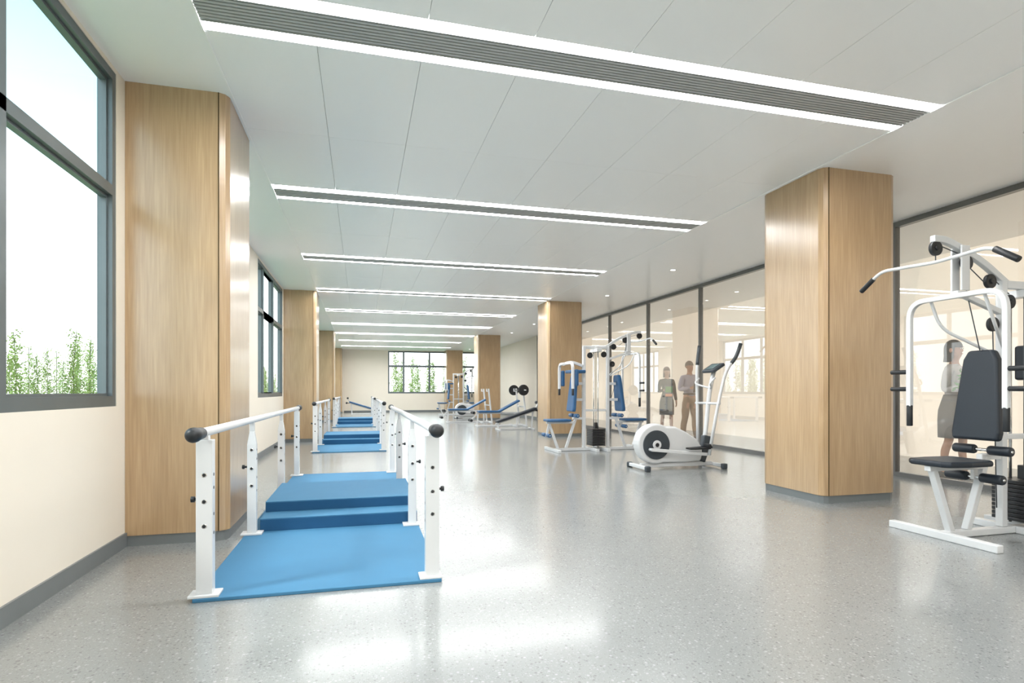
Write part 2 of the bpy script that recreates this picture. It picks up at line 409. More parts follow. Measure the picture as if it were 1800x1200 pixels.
# ---------------------------------------------------------------- parallel bars
def parallel_bars(y0, lab):
    XA, XB = -.80, .40; L = 4.62
    e = empty('parallel_bars', ((XA+XB)/2, y0, 0), 0, lab, 'parallel bars', 'therapy parallel bars')
    hw = (XB-XA)/2
    MB().box((-hw-.05, 0, 0), (hw+.05, L, .02)).obj('floor_mat', M_MAT, e, bev=.004, label='flat bright blue vinyl mat')
    posts = [.06, 1.40, 3.03, 4.5]
    for s in (-1, 1):
        for pi_, yy in enumerate(posts):
            m = MB(); x = s*hw; pw_ = .040 if pi_ == 0 else .032
            if pi_ in (0, 3):
                m.box((x-pw_, yy-.03, .032), (x+pw_, yy+.03, .845)); m.box((x-.02, yy-.02, .845), (x+.02, yy+.02, .868))
            else:
                m.box((x-pw_, yy-.028, .032), (x+pw_, yy+.028, .70)); m.box((x-pw_, yy-.028, .70), (x+pw_, yy+.028, .80), taper=(.5, .7)); m.box((x-.016, yy-.018, .80), (x+.016, yy+.018, .868))
            zz_ = (.66, .52, .39)
            for z in zz_:
                m.cyl((x, yy-.0315, z), (x, yy-.02, z), .014, 16, mi=1)
                m.cyl((x, yy-.0325, z), (x, yy-.025, z), .010, 12, mi=2)
            for z in (.66, .59, .45, .35):
                m.cyl((x-s*(pw_+.0015), yy, z), (x-s*(pw_-.01), yy, z), .010, 12, mi=2)
            p = m.obj('post', [M_WHITE, M_CHROME, M_BLACK], e, bev=.003, label='square white steel post with adjustment holes')
            MB().box((x-.075, yy-.055, .02), (x+.055 if s > 0 else x+.075, yy+.055, .034)).obj('base_plate', M_WHITE, p, bev=.003)
            m = MB(); m.cyl((x+s*(pw_-.002), yy, .53), (x+s*.052, yy, .53), .008, 10); m.cyl((x+s*.052, yy, .53), (x+s*.07, yy, .53), .016, 14)
            m.obj('adjustment_knob', M_BLACK, p, bev=.002)
        x = s*hw
        rail = MB().cyl((x, -.12, .885), (x, L+.10, .885), .024, 24).obj('handrail', M_WHITE, e, label='round white handrail')
        for (ya, d) in ((-.12, -1), (L+.10, 1)):
            m = MB()
            pr = [(-.09, .026), (-.085, .031), (-.02, .033), (0.0, .035), (.03, .038), (.055, .038), (.075, .032), (.088, .018)]
            vs = []; fs = []; N_ = 24
            for (t, r) in pr:
                for k in range(N_):
                    a = 2*math.pi*k/N_; vs.append((x+r*math.cos(a), ya+d*t, .885+r*math.sin(a)))
            q = len(pr)
            for i in range(q-1):
                for k in range(N_): fs.append((i*N_+k, i*N_+(k+1)%N_, (i+1)*N_+(k+1)%N_, (i+1)*N_+k))
            fs.append(tuple(range((q-1)*N_, q*N_))); m.add(vs, fs, 0, True)
            m.obj('end_cap', M_BLACK, rail, label='black rubber bar end cap')
    st = empty('training_stairs', ((XA+XB)/2+.045, y0+1.44, .02), 0, 'blue vinyl two-level training stairs on blue mat', 'training stairs', 'blue training stairs')
    w = .60
    MB().box((-w, .02, 0), (w, .28, .088)).obj('step', M_MATD, st, bev=.002, label='low blue step')
    MB().box((-w, 1.28, 0), (w, 1.5, .088)).obj('step', M_MATD, st, bev=.002, label='low blue step')
    MB().box((-w, .282, 0), (w, 1.278, .170)).obj('platform', M_MATD, st, bev=.002, label='upper blue platform')
    MB().box((-w, .282, .170), (w, 1.278, .18)).obj('platform_top', M_MAT, st, bev=.002, label='lighter blue top mat')
    MB().box((-w, .02, .088), (w, .280, .098)).obj('step_top', M_MAT, st, bev=.002, label='lighter blue top mat')
    return e
parallel_bars(3.28, 'white parallel bars with black caps over blue mat')
parallel_bars(10.72, 'white parallel bars with black caps over blue mat')
parallel_bars(18.16, 'white parallel bars with black caps over blue mat')

# ---------------------------------------------------------------- multi gym
def multigym(loc, rz, pad, lab):
    e = empty('multi_gym', (*loc, 0), rz, lab, 'exercise machine', 'multi station gyms')
    m = MB()
    m.box((-.89, -.42, 0), (-.83, .40, .055)); m.box((.83, -.40, 0), (.89, .40, .055))
    m.box((-.83, -.03, 0.002), (.83, .03, .053)); m.box((-.14, -.36, 0), (-.08, -.031, .055)); m.box((-.14, .031, 0), (-.08, .36, .055))
    m.box((.08, -.36, 0), (.14, -.031, .055)); m.box((.08, .031, 0), (.14, .36, .055))
    m.obj('base_frame', M_WHITE, e, bev=.006)
    for x in (-.24, .24):
        MB().tube([(x, 0, .055), (x, 0, 1.96)], (.055, .055)).obj('upright', M_WHITE, e, bev=.006)
    m = MB(); m.tube([(-.21, 0, 1.93), (.21, 0, 1.93)], (.05, .06)); m.box((-.05, -.17, 1.84), (.05, .17, 1.90)); m.box((-.02, -.03, 1.86), (.02, .03, 1.95))
    m.obj('top_frame', M_WHITE, e, bev=.005)
    MB().tube([(-.21, 0, .75), (.21, 0, .75)], (.04, .04)).obj('cross_brace', M_WHITE, e, bev=.004)
    m = MB()
    for k in range(10): m.box((-.13, -.15, .09+k*.032), (.13, .15, .09+k*.032+.028))
    m.box((-.03, -.03, .41), (.03, .03, .52))
    m.obj('weight_stack', M_IRON, e, bev=.004, label='black iron weight plates stack')
    for q in (-.10, .10): MB().cyl((0, q, .055), (0, q, 1.86), .011, 12).obj('guide_rod', M_CHROME, e, label='chrome guide rod')
    m = MB(); m.tube(fillet([(-.18, 0, 1.93), (-.45, 0, 2.10), (-.80, 0, 2.24), (-.93, 0, 2.24)], .12), (.042, .048))
    m.box((-.70, -.045, 1.86), (-.62, -.03, 2.20)); m.box((-.70, .03, 1.86), (-.62, .045, 2.20))
    m.tube([(-.21, 0, 1.70), (-.62, 0, 1.83)], (.04, .04))
    m.obj('boom', M_WHITE, e, bev=.005)
    for (px, pz) in ((-.90, 2.17), (-.60, 2.08), (-.36, 1.95), (-.16, 1.80), (.12, 1.78), (-.33, 1.62)):
        m = MB(); m.cyl((px, -.014, pz), (px, .014, pz), .055, 24); m.cyl((px, -.024, pz), (px, .024, pz), .02, 12)
        m.obj('pulley', M_BLACK, e, bev=.004, label='black cable pulley')
    m = MB()
    m.tube([(-.90, .0, 2.115), (-.90, 0, 2.07)], .004, 6); m.tube([(-.85, 0, 2.19), (-.62, 0, 2.13)], .004, 6)
    m.tube([(-.56, 0, 2.04), (-.36, 0, 1.90)], .004, 6); m.tube([(-.31, 0, 1.96), (-.16, 0, 1.86)], .004, 6); m.tube([(0, 0, .5), (0, 0, 1.84)], .005, 6)
    m.tube([(-.655, .0, 2.06), (-.28, .02, .9)], .004, 6); m.tube([(-.33, 0, 1.57), (-.29, 0, .2)], .004, 6)
    m.obj('cable', M_GRAYP, e, label='thin steel cables')
    lb = MB().tube(fillet([(-.90, -.52, 1.99), (-.90, -.38, 2.09), (-.90, 0, 2.065), (-.90, .46, 2.09), (-.90, .62, 1.98)], .07), .013, 14).obj('lat_bar', M_WHITE, e, label='white wide pulldown bar')
    MB().tube([(-.90, -.41, 2.068), (-.90, -.56, 1.962)], .022, 16).obj('hand_grip', M_BLACK, lb, bev=.005, label='black foam grip')
    MB().tube([(-.90, .53, 2.042), (-.90, .655, 1.956)], .020, 16).obj('hand_grip', M_BLACK, lb, bev=.005, label='black foam grip')
    pa = MB(); pa.tube(fillet([(-.72, -.36, .98), (-.72, -.36, 1.82), (-.72, .36, 1.82), (-.72, .36, .98)], .14, 7), (.038, .038), up=(1, 0, 0))
    pa.tube(fillet([(-.70, -.2, 1.82), (-.60, -.2, 1.60), (-.27, -.045, 1.40)], .1), .012, 10); pa.tube(fillet([(-.70, .2, 1.82), (-.60, .2, 1.60), (-.27, .045, 1.40)], .1), .012, 10)
    pa.box((-.72, -.03, 1.81), (-.60, .03, 1.86))
    po = pa.obj('press_arm', M_WHITE, e, bev=.006, label='white arched press arm')
    for s in (-1, 1):
        MB().cyl((-.72, s*.36, .82), (-.72, s*.36, .99), .022, 16).obj('hand_grip', M_BLACK, po, bev=.006, label='black foam grip')
        for z in (1.26, 1.12):
            MB().cyl((-.72, s*.375, z), (-.72, s*.375+s*.15, z), .018, 16).obj('hand_grip', M_BLACK, po, bev=.005, label='black foam grip')
    for s in (-1, 1):
        def X(a): return s*a
        m = MB(); poly = [(-.165, 0), (.165, 0), (.175, .06), (.15, .35), (.125, .62), (.09, .69), (-.09, .69), (-.125, .62), (-.15, .35), (-.175, .06)]
        m.prism(poly, -.035, .035, 'yz')
        o = m.obj('backrest', pad, e, loc=(X(.50), 0, .73), rot=(0, s*(-.10), 0), bev=.022, seg=4, label='upholstered tapered backrest')
        for (z, xe) in ((.95, .44), (1.25, .40)): MB().tube([(X(.27), 0, z), (X(xe), 0, z)], (.05, .05)).obj('backrest_bracket', M_WHITE, e, bev=.004)
        m = MB(); poly = [(.54, -.15), (.58, -.18), (.80, -.19), (.96, -.165), (1.00, -.12), (1.00, .12), (.96, .165), (.80, .19), (.58, .18), (.54, .15)]
        m.prism([(X(a), b) for a, b in poly], .548, .592, 'xy'); m.obj('seat', pad, e, bev=.018, seg=4, label='upholstered seat pad')
        m = MB()
        m.tube([(X(.93), 0, .515), (X(.76), 0, .05)], (.045, .05)); m.tube([(X(.40), 0, .62), (X(.60), 0, .05)], (.045, .05))
        m.tube([(X(.98), 0, .528), (X(.45), 0, .528)], (.05, .04)); m.tube([(X(.27), 0, .60), (X(.47), 0, .60)], (.045, .045))
        m.obj('seat_frame', M_WHITE, e, bev=.005)
        rl = ((.44, .655), (.98, .30)) if s > 0 else ((.44, .655), (.52, .45))
        for (rx, rz_) in rl:
            m = MB(); m.cyl((X(rx), -.22, rz_), (X(rx), .22, rz_), .012, 10, mi=1)
            for q in (-1, 1): m.cyl((X(rx), q*.05, rz_), (X(rx), q*.21, rz_), .036, 20)
            m.obj('leg_roller', [pad, M_CHROME], e, bev=.012, label='padded foam leg roller')
        m = MB()
        if s > 0: m.tube([(X(.93), 0, .50), (X(.98), 0, .27)], (.04, .03))
        else: m.tube([(X(.52), 0, .52), (X(.52), 0, .43)], (.04, .03))
        m.obj('leg_lever', M_WHITE, e, bev=.004)
    m = MB()
    m.tube(fillet([(.27, 0, 1.58), (.50, 0, 1.66), (.66, 0, 1.60)], .1), (.05, .05))
    m.tube(fillet([(.60, -.36, 1.15), (.60, -.36, 1.62), (.60, .36, 1.62), (.60, .36, 1.15)], .12, 6), (.045, .045), up=(1, 0, 0))
    pd = m.obj('pec_arm', M_WHITE, e, bev=.006, label='white arched butterfly arm')
    for q in (-1, 1):
        MB().box((.50, q*.36-.05, 1.20), (.565, q*.36+.05, 1.50)).obj('arm_pad', pad, pd, bev=.02, label='upholstered arm pad')
        MB().cyl((.60, q*.36, 1.03), (.60, q*.36, 1.16), .022, 14).obj('hand_grip', M_BLACK, pd, bev=.004)
    MB().box((.26, -.16, 1.44), (.56, .16, 1.50)).obj('head_pad', pad, e, bev=.018, label='small upholstered pad')
    return e
multigym((5.05, 3.30), 0, M_DARKPAD, 'white steel multi gym with black padded seat beside glass')
multigym((4.27, 9.95), math.pi, M_BLUEPAD, 'white two-station multi gym with blue pads beside oak column')
multigym((4.45, 26.7), math.pi, M_BLUEPAD, 'white two-station multi gym with blue pads near end window')

# ---------------------------------------------------------------- elliptical
def elliptical(loc, rz, lab):
    e = empty('elliptical_trainer', (*loc, 0), rz, lab, 'exercise machine', 'elliptical trainers')
    m = MB(); m.box((-.03, -.24, .02), (.03, .24, .07)); m.box((1.17, -.24, .02), (1.23, .24, .07)); m.tube([(.03, 0, .055), (1.17, 0, .055)], (.07, .06))
    m.tube([(.75, 0, .055), (1.02, 0, .12)], (.05, .05)); m.obj('base_frame', M_WHITE, e, bev=.01)
    for x in (0, 1.2):
        for s in (-1, 1): MB().box((x-.038, s*.27-.035, 0), (x+.038, s*.27+.035, .078)).obj('foot_cap', M_GRAYP, e, bev=.015, label='dark gray rubber foot cap')
    poly = []
    for k in range(22):
        a = math.radians(-70-k*(230/21)); poly.append((.24+.29*math.cos(a), .36+.285*math.sin(a)))
    poly += [(.54, .60), (.72, .52), (.88, .42), (.97, .30), (.98, .20), (.95, .10), (.70, .085)]
    MB().prism(poly, -.085, .085, 'xz').obj('flywheel_housing', M_WHITE, e, bev=.03, seg=4, label='white rounded drive housing')
    m = MB()
    for s in (-1, 1):
        m.cyl((.23, s*.084, .35), (.23, s*.105, .35), .205, 40); m.cyl((.23, s*.105, .35), (.23, s*.118, .35), .065, 30, mi=1); m.cyl((.23, s*.118, .35), (.23, s*.126, .35), .03, 20, mi=2)
    m.obj('crank_disc', [M_GRAYP, M_WHITE, M_BLACK], e, bev=.005, label='dark gray crank disc with white hub')
    MB().tube(fillet([(1.00, 0, .10), (1.08, 0, .50), (1.14, 0, 1.10), (1.22, 0, 1.40)], .25, 8), .032, 16).obj('mast', M_WHITE, e, label='white curved mast')
    MB().tube(fillet([(.99, 0, .085), (1.05, 0, .25), (1.09, 0, .46)], .1), (.12, .10), up=(0, 1, 0)).obj('mast_cover', M_GRAYP, e, bev=.02, label='dark gray plastic mast cover')
    c = MB().box((-.11, -.15, -.02), (.11, .15, .03)).obj('console', M_GRAYP, e, loc=(1.21, 0, 1.44), rot=(0, -.55, 0), bev=.018, label='dark gray display console')
    MB().box((-.07, -.09, .03), (.07, .09, .034)).obj('display_screen', M_SCREEN, c)
    MB().tube(fillet([(1.10, -.20, 1.30), (1.02, -.20, 1.22), (1.14, -.05, 1.16), (1.14, .05, 1.16), (1.02, .20, 1.22), (1.10, .20, 1.30)], .05), .014, 10).obj('fixed_handlebar', M_WHITE, e)
    MB().cyl((1.11, -.30, .93), (1.11, .30, .93), .018, 12).obj('pivot_axle', M_WHITE, e)
    for s, off in ((-1, .27), (1, -.02)):
        y = s*.26; P1 = Vector((1.11+off*.45, y, 1.40)); P2 = Vector((1.14+off, y, 1.60)); P3 = Vector((1.17+off*1.15, y, 1.79))
        ar = MB().tube(fillet([(1.11-off*.55, y, .20), (1.11, y, .93), P1, P2], .2, 6), .023, 14).obj('swing_arm', M_WHITE, e, label='white moving handle arm')
        MB().tube(fillet([P1.lerp(P2, .5), P2, P3], .1, 5), .027, 14).obj('hand_grip', M_GRAYP, ar, label='long black foam grip')
        pl = MB(); pl.tube([(.23+s*.12, s*.17, .35+s*.06), (1.11-off*.55, s*.22, .21)], (.035, .045)); pl.cyl((.23+s*.12, s*.12, .35+s*.06), (.23+s*.12, s*.20, .35+s*.06), .02, 12)
        po = pl.obj('pedal_arm', M_WHITE, e, bev=.005)
        xa = .82
        MB().box((xa-.17, s*.22-.065, .285), (xa+.17, s*.22+.065, .31)).box((xa+.12, s*.22-.065, .31), (xa+.17, s*.22+.065, .36)).obj('pedal', M_BLACK, po, bev=.012, label='black foot pedal')
    return e
elliptical((3.79, 7.32), 0, 'white elliptical trainer with dark disc on terrazzo floor')
elliptical((3.75, 23.1), 0, 'white elliptical trainer beside the oak column')

# ---------------------------------------------------------------- benches and free weights
def situp_bench(loc, rz, pad, lab):
    e = empty('sit_up_bench', (*loc, 0), rz, lab, 'exercise bench', 'sit up benches')
    m = MB(); a = math.atan2(.38, 1.2)
    m.box((-.62, -.14, -.035), (.62, .14, .035)); m.obj('bench_pad', pad, e, loc=(.62, 0, .42), rot=(0, -a, 0), bev=.02, seg=3, label='inclined upholstered board')
    m = MB(); m.tube([(.0, 0, .165), (1.18, 0, .545)], (.05, .04)); m.box((.05, -.24, 0), (.10, .24, .045)); m.tube([(.075, 0, .04), (.075, 0, .19)], (.045, .045))
    m.box((1.06, -.27, 0), (1.11, .27, .045)); m.tube([(1.085, 0, .04), (1.12, 0, .54)], (.045, .045)); m.tube([(1.18, 0, .545), (1.30, 0, .80)], (.04, .04)); m.tube([(.10, 0, .025), (1.06, 0, .025)], (.04, .04))
    m.obj('bench_frame', M_WHITE, e, bev=.005)
    for (x, z) in ((1.28, .78), (1.33, .55)):
        m = MB(); m.cyl((x, -.20, z), (x, -.04, z), .045, 18); m.cyl((x, .04, z), (x, .20, z), .045, 18); m.cyl((x, -.22, z), (x, .22, z), .01, 8)
        if z < .6: m.tube([(1.16, 0, .54), (1.33, 0, .55)], (.03, .03))
        m.obj('leg_roller', M_BLACK, e, bev=.01, label='black foam roller')
    return e
situp_bench((3.72, 15.9), 0, M_DARKPAD, 'black inclined sit-up bench with foam rollers on terrazzo floor')
situp_bench((.65, 28.6), math.pi, M_BLUEPAD, 'blue inclined sit-up bench near the end wall')
def weight_bench(loc, rz, lab, plates=True):
    e = empty('weight_bench', (*loc, 0), rz, lab, 'exercise bench', 'weight benches')
    m = MB(); m.box((-.60, -.15, -.03), (.10, .15, .03)); m.obj('bench_seat', M_BLUEPAD, e, loc=(.10, 0, .47), bev=.02, seg=3)
    m = MB(); m.box((-.38, -.15, -.03), (.38, .15, .03)); m.obj('bench_back', M_BLUEPAD, e, loc=(.50, 0, .64), rot=(0, -.48, 0), bev=.02, seg=3, label='blue inclined backrest pad')
    m = MB(); m.tube([(-.55, 0, .42), (.80, 0, .42)], (.05, .045)); m.box((-.55, -.22, 0), (-.49, .22, .05)); m.tube([(-.52, 0, .04), (-.50, 0, .42)], (.05, .05))
    m.box((.62, -.46, 0), (.68, .46, .05)); m.box((.95, -.46, 0), (1.01, .46, .05)); m.tube([(.78, 0, .42), (.78, 0, .05)], (.05, .05)); m.tube([(-.49, 0, .025), (1.0, 0, .025)], (.05, .05))
    m.obj('bench_frame', M_WHITE, e, bev=.005)
    for s in (-1, 1):
        m = MB(); m.tube([(.98, s*.42, .05), (.86, s*.42, 1.20)], (.05, .05)); m.box((.80, s*.42-.025, 1.10), (.86, s*.42+.025, 1.13)); m.box((.775, s*.42-.025, 1.10), (.80, s*.42+.025, 1.20))
        m.obj('rack_upright', M_WHITE, e, bev=.004)
    MB().tube([(.92, -.42, .62), (.92, .42, .62)], (.04, .04)).obj('cross_brace', M_WHITE, e)
    m = MB(); m.tube([(-.52, 0, .40), (-.72, 0, .20)], (.04, .04))
    for (x, z) in ((-.60, .46), (-.74, .20)):
        m.cyl((x, -.2, z), (x, .2, z), .012, 8)
    m.obj('leg_lever', M_WHITE, e, bev=.003)
    for (x, z) in ((-.66, .44), (-.74, .20)):
        m = MB(); m.cyl((x, -.21, z), (x, .21, z), .010, 8)
        for q in (-1, 1): m.cyl((x, q*.05, z), (x, q*.2, z), .045, 18)
        m.obj('leg_roller', M_BLACK, e, bev=.01, label='black foam roller')
    if plates:
        c, s_ = math.cos(rz), math.sin(rz)
        bx, by = loc[0]+.83*c, loc[1]+.83*s_
        b = empty('barbell', (bx, by, 1.146), rz, 'steel barbell with black plates resting on rack', 'barbell')
        MB().cyl((0, -.85, 0), (0, .85, 0), .014, 14).obj('bar', M_CHROME, b)
        for s in (-1, 1):
            for (d, r, t) in ((.58, .17, .035), (.62, .15, .03), (.655, .11, .025)):
                m = MB(); m.cyl((0, s*d-t/2, 0), (0, s*d+t/2, 0), r, 32); m.cyl((0, s*d-t/2-.004, 0), (0, s*d+t/2+.004, 0), r*.3, 20)
                m.obj('weight_plate', M_IRON, b, bev=.006)
    return e
weight_bench((4.05, 17.6), 0, 'white weight bench with blue pads and loaded rack')
weight_bench((3.45, 19.9), 0, 'white weight bench with blue pads', plates=False)
e = empty('weight_plate_tree', (5.45, 15.9, 0), 0, 'short white stand holding black weight plates', 'weight stand')
MB().box((-.2, -.2, 0), (.2, -.15, .04)).box((-.2, .15, 0), (.2, .2, .04)).box((-.02, -.15, 0.002), (.02, .15, .038)).tube([(0, 0, .03), (0, 0, .75)], (.05, .05)).obj('stand_frame', M_WHITE, e, bev=.004)
for z in (.30, .58):
    for s in (-1, 1):
        m = MB(); m.cyl((0, s*.04, z), (0, s*.10, z), .15, 30); m.cyl((0, s*.02, z), (0, s*.15, z), .02, 12)
        m.obj('weight_plate', M_IRON, e, bev=.006)

# ---------------------------------------------------------------- people
def skin_mesh(name, nodes, edges, mat, parent, root='pel', sub=2, label=None, shape=None):
    me = bpy.data.meshes.new(name); keys = list(nodes.keys()); idx = {k: i for i, k in enumerate(keys)}
    me.from_pydata([nodes[k][0] for k in keys], [(idx[a], idx[b]) for a, b in edges], [])
    o = bpy.data.objects.new(name, me); COL.objects.link(o)
    sk = o.modifiers.new('skin', 'SKIN'); sk.branch_smoothing = .3; sk.use_smooth_shade = True
    for i, k in enumerate(keys):
        r = nodes[k][1]; me.skin_vertices[0].data[i].radius = (r, r)
        me.skin_vertices[0].data[i].use_root = (k == root)
    ss = o.modifiers.new('sub', 'SUBSURF'); ss.levels = sub; ss.render_levels = sub
    bpy.context.view_layer.update()
    dg = bpy.context.evaluated_depsgraph_get()
    nm = bpy.data.meshes.new_from_object(o.evaluated_get(dg))
    bpy.data.objects.remove(o)
    nm.materials.clear(); nm.materials.append(mat)
    for p in nm.polygons: p.use_smooth = True; p.material_index = 0
    if shape:
        for v in nm.vertices: shape(v.co)
    o = bpy.data.objects.new(name, nm); COL.objects.link(o); o.parent = parent
    if label: o['label'] = label
    return o
def person(loc, rz, outfit, label, hgt=1.78, bend=0, step=.12):
    e = empty('person', (*loc, 0), rz, label, 'person')
    man = outfit == 'man'; f = 1 if man else .88
    N = {}; E = []
    def nd(k, p, r, a=None):
        N[k] = (p, r)
        if a: E.append((a, k))
    nd('pel', (0, 0, .95), .135*f); nd('waist', (0, 0, 1.10), .125*f if man else .105, 'pel'); nd('chest', (0, 0, 1.27), .145*f, 'waist'); nd('up', (0, 0, 1.39), .125*f, 'chest')
    nd('nb', (0, .0, 1.475), .062*f, 'up'); nd('neck', (0, -.002, 1.53), .052*f, 'nb'); nd('jaw', (0, -.022, 1.585), .068, 'neck'); nd('head', (0, -.008, 1.66), .090, 'jaw'); nd('crown', (0, .0, 1.73), .070, 'head')
    for s, n in ((-1, 'r'), (1, 'l')):
        nd('sh'+n, (s*.175*f, 0, 1.415), .060*f, 'up')
        if bend and n == 'r':
            el = (s*.24*f, .03, 1.14); wr = (s*.13, -.22, 1.17); hd = Vector((.75*-s, -.66, .05)).normalized()
        else:
            el = (s*.24*f, .03, 1.13); wr = (s*.265*f, -.05, .89); hd = Vector((0, -.15, -1)).normalized()
        nd('um'+n, tuple((Vector((s*.19*f, 0, 1.40))+Vector(el))/2), .050*f, 'sh'+n)
        nd('el'+n, el, .042*f, 'um'+n); nd('fm'+n, tuple(Vector(el).lerp(Vector(wr), .4)), .040*f, 'el'+n); nd('wr'+n, wr, .027*f, 'fm'+n)
        W = Vector(wr); pal = W+hd*.055; nd('pa'+n, tuple(pal), .034*f, 'wr'+n)
        side = Vector((0, 1, 0)) if not (bend and n == 'r') else Vector((0, 0, -1))
        curl = Vector((-s, 0, 0)) if not (bend and n == 'r') else Vector((0, .9, 0))
        for q, (off, ln) in enumerate(((-.03, .07), (-.01, .08), (.01, .075), (.03, .06))):
            b = pal+hd*.035+side*off; m1 = b+hd*ln*.5; t = m1+hd*ln*.45+curl*.022
            nd('f%d%s' % (q, n), tuple(b), .0095, 'pa'+n); nd('g%d%s' % (q, n), tuple(m1), .0085, 'f%d%s' % (q, n)); nd('h%d%s' % (q, n), tuple(t), .007, 'g%d%s' % (q, n))
        tb = pal-hd*.01-side*.040; nd('th'+n, tuple(tb), .011, 'pa'+n); nd('ti'+n, tuple(tb+hd*.045-side*.012), .009, 'th'+n)
        st = step*s
        nd('hip'+n, (s*.092, 0, .88), .098*f, 'pel'); nd('tm'+n, (s*.095, -st*.25-.01, .70), .080*f, 'hip'+n); nd('kn'+n, (s*.095, -st*.5-.02, .50), .056*f, 'tm'+n)
        nd('ca'+n, (s*.098, -st*.7+.01, .36), .056*f, 'kn'+n); nd('an'+n, (s*.10, -st, .10), .036*f, 'ca'+n)
        nd('he'+n, (s*.10, -st+.01, .05), .034*f, 'an'+n); nd('to'+n, (s*.105, -st-.12, .032), .026*f, 'he'+n)
    def shp(co):
        z = co.z
        if .86 < z < 1.46 and abs(co.x) < .19 and co.y > -.17: co.y *= .78
        if z > 1.60:
            co.x *= .92
            if co.y < -.06: co.y = -.06+(co.y+.06)*.75
        d = math.exp(-((co.x/.011)**2)-(((z-1.638)/.020)**2))
        if co.y < -.05 and z > 1.5: co.y -= .020*d
        for s in (-1, 1):
            d = math.exp(-(((co.x-s*.030)/.014)**2)-(((z-1.665)/.012)**2))
            if co.y < -.05: co.y += .007*d
    skin_mesh('body', N, E, M_SKIN, e, sub=3, shape=shp)
    def sub(keys, grow, over=None):
        n2 = {k: (N[k][0], N[k][1]*grow+.009) for k in keys}
        if over: n2.update(over)
        return n2, [(a, b) for a, b in E if a in n2 and b in n2]
    arm = ['sh', 'um', 'el', 'fm', 'wr']
    topm = {'man': M_SHIRT, 'suit': M_SUIT, 'blouse': M_BLOUSE}[outfit]
    n2, e2 = sub(['pel', 'waist', 'chest', 'up']+[a+b for a in arm for b in 'rl'], 1.07, {'collar': ((0, 0, 1.475), .068*f)})
    e2.append(('up', 'collar'))
    if not man: n2['pel'] = ((0, 0, .93), .150)
    def sh2(co):
        if .7 < co.z < 1.46 and abs(co.x) < .19 and co.y > -.17: co.y *= .80
    skin_mesh('jacket' if outfit == 'suit' else 'shirt', n2, e2, topm, e, shape=sh2, label={'man': 'pale lavender long-sleeved shirt', 'suit': 'black tailored jacket', 'blouse': 'white long-sleeved blouse'}[outfit])
    if man:
        n2, e2 = sub(['pel']+[a+b for a in ('hip', 'tm', 'kn', 'ca', 'an') for b in 'rl'], 1.12, {'an'+b: ((N['an'+b][0][0], N['an'+b][0][1], .075), .056) for b in 'rl'})
        n2['pel'] = ((0, 0, .94), .150); n2['wb'] = ((0, 0, 1.04), .152); e2.append(('wb', 'pel'))
        skin_mesh('trousers', n2, e2, M_KHAKI, e, root='wb', shape=sh2, label='khaki cotton trousers')
        MB().lathe([(.146, 1.025), (.150, 1.03), (.150, 1.055), (.146, 1.06)], sy=.80, n=32).obj('belt', M_SHOE, e)
    else:
        mat = M_SUIT if outfit == 'suit' else M_SKIRT
        MB().lathe([(.120, 1.08), (.145, 1.0), (.180, .88), (.188, .75), (.186, .62), (.184, .53), (.16, .53)], sy=.92, n=32).obj('skirt', mat, e, label='knee-length pencil skirt')
    for b in 'rl':
        x, y, z = N['he'+b][0]
        m = MB(); m.box((x-.042, y-.17, 0), (x+.042, y+.05, .02)); m.ball((x, y-.075, .035), (.048, .125, .048)); m.ball((x, y+.005, .05), (.046, .058, .06))
        m.obj('shoe', M_SHOE, e)
    hm = {'man': M_HAIRG, 'suit': M_HAIRR, 'blouse': M_HAIRD}[outfit]
    vs = []; fs = []; n_ = 40; mm = 20; r_ = random.Random(5)
    for i in range(mm+1):
        for k in range(n_):
            a = 2*math.pi*k/n_; front = max(0, -math.sin(a))
            lo = 1.645 if man else 1.50
            low = lo if front < .25 else (1.720 if front >= .5 else lo+(1.720-lo)*(front-.25)/.25)
            top = 1.786; lm = max(low, 1.68)
            if i <= 10: z = top-(top-lm)*(i/10)**2
            else: z = lm-(lm-min(low, 1.68))*((i-10)/10)
            u = min(1, max(0, (top-z)/.10)); rad = math.sqrt(max(0, 1-(1-u)**2))
            fl = 1+(0 if man else .06*max(0, 1.66-z)/.16)+.03*math.sin(a*9+z*40)*u
            vs.append((.086*rad*math.cos(a)*fl, .010+.098*rad*math.sin(a)*fl, z))
    for i in range(mm):
        for k in range(n_): fs.append((i*n_+k, i*n_+(k+1)%n_, (i+1)*n_+(k+1)%n_, (i+1)*n_+k))
    MB().add(vs, fs, 0, True).obj('hair', hm, e, label='short gray hair' if man else 'chin-length straight hair')
    for s in (-1, 1):
        MB().ball((s*.082, .005, 1.645), (.012, .020, .032)).obj('ear', M_SKIN, e)
        yv = -.082
        MB().ball((s*.030, yv, 1.664), (.013, .008, .0065), mi=0).ball((s*.030, yv-.005, 1.664), (.006, .005, .006), mi=1).obj('eye', [M_EYEW, M_EYE], e)
        MB().ball((s*.030, yv-.006, 1.684), (.018, .006, .0035)).obj('eyebrow', hm, e)
    MB().ball((0, -.083, 1.600), (.024, .010, .006)).obj('mouth', M_LIP, e)
    e.scale = (hgt/1.79,)*3
    return e
def local(loc, rz, k, p):
    c, s = math.cos(rz), math.sin(rz)
    return (loc[0]+k*(p[0]*c-p[1]*s), loc[1]+k*(p[0]*s+p[1]*c), k*p[2])
person((7.15, 11.37), .1, 'man', 'gray-haired man in lavender shirt and khaki trousers holding folder', 1.80, bend=1, step=.10)
f = MB().box((-.08, -.012, -.12), (.08, .012, .12)).obj('folder', M_SUIT, None, loc=local((7.15, 11.37), .1, 1.0, (-.055, -.31, 1.20)), rot=(.1, 0, .3), bev=.004)
tag(f, 'dark closed folder held by man in lavender shirt', 'folder')
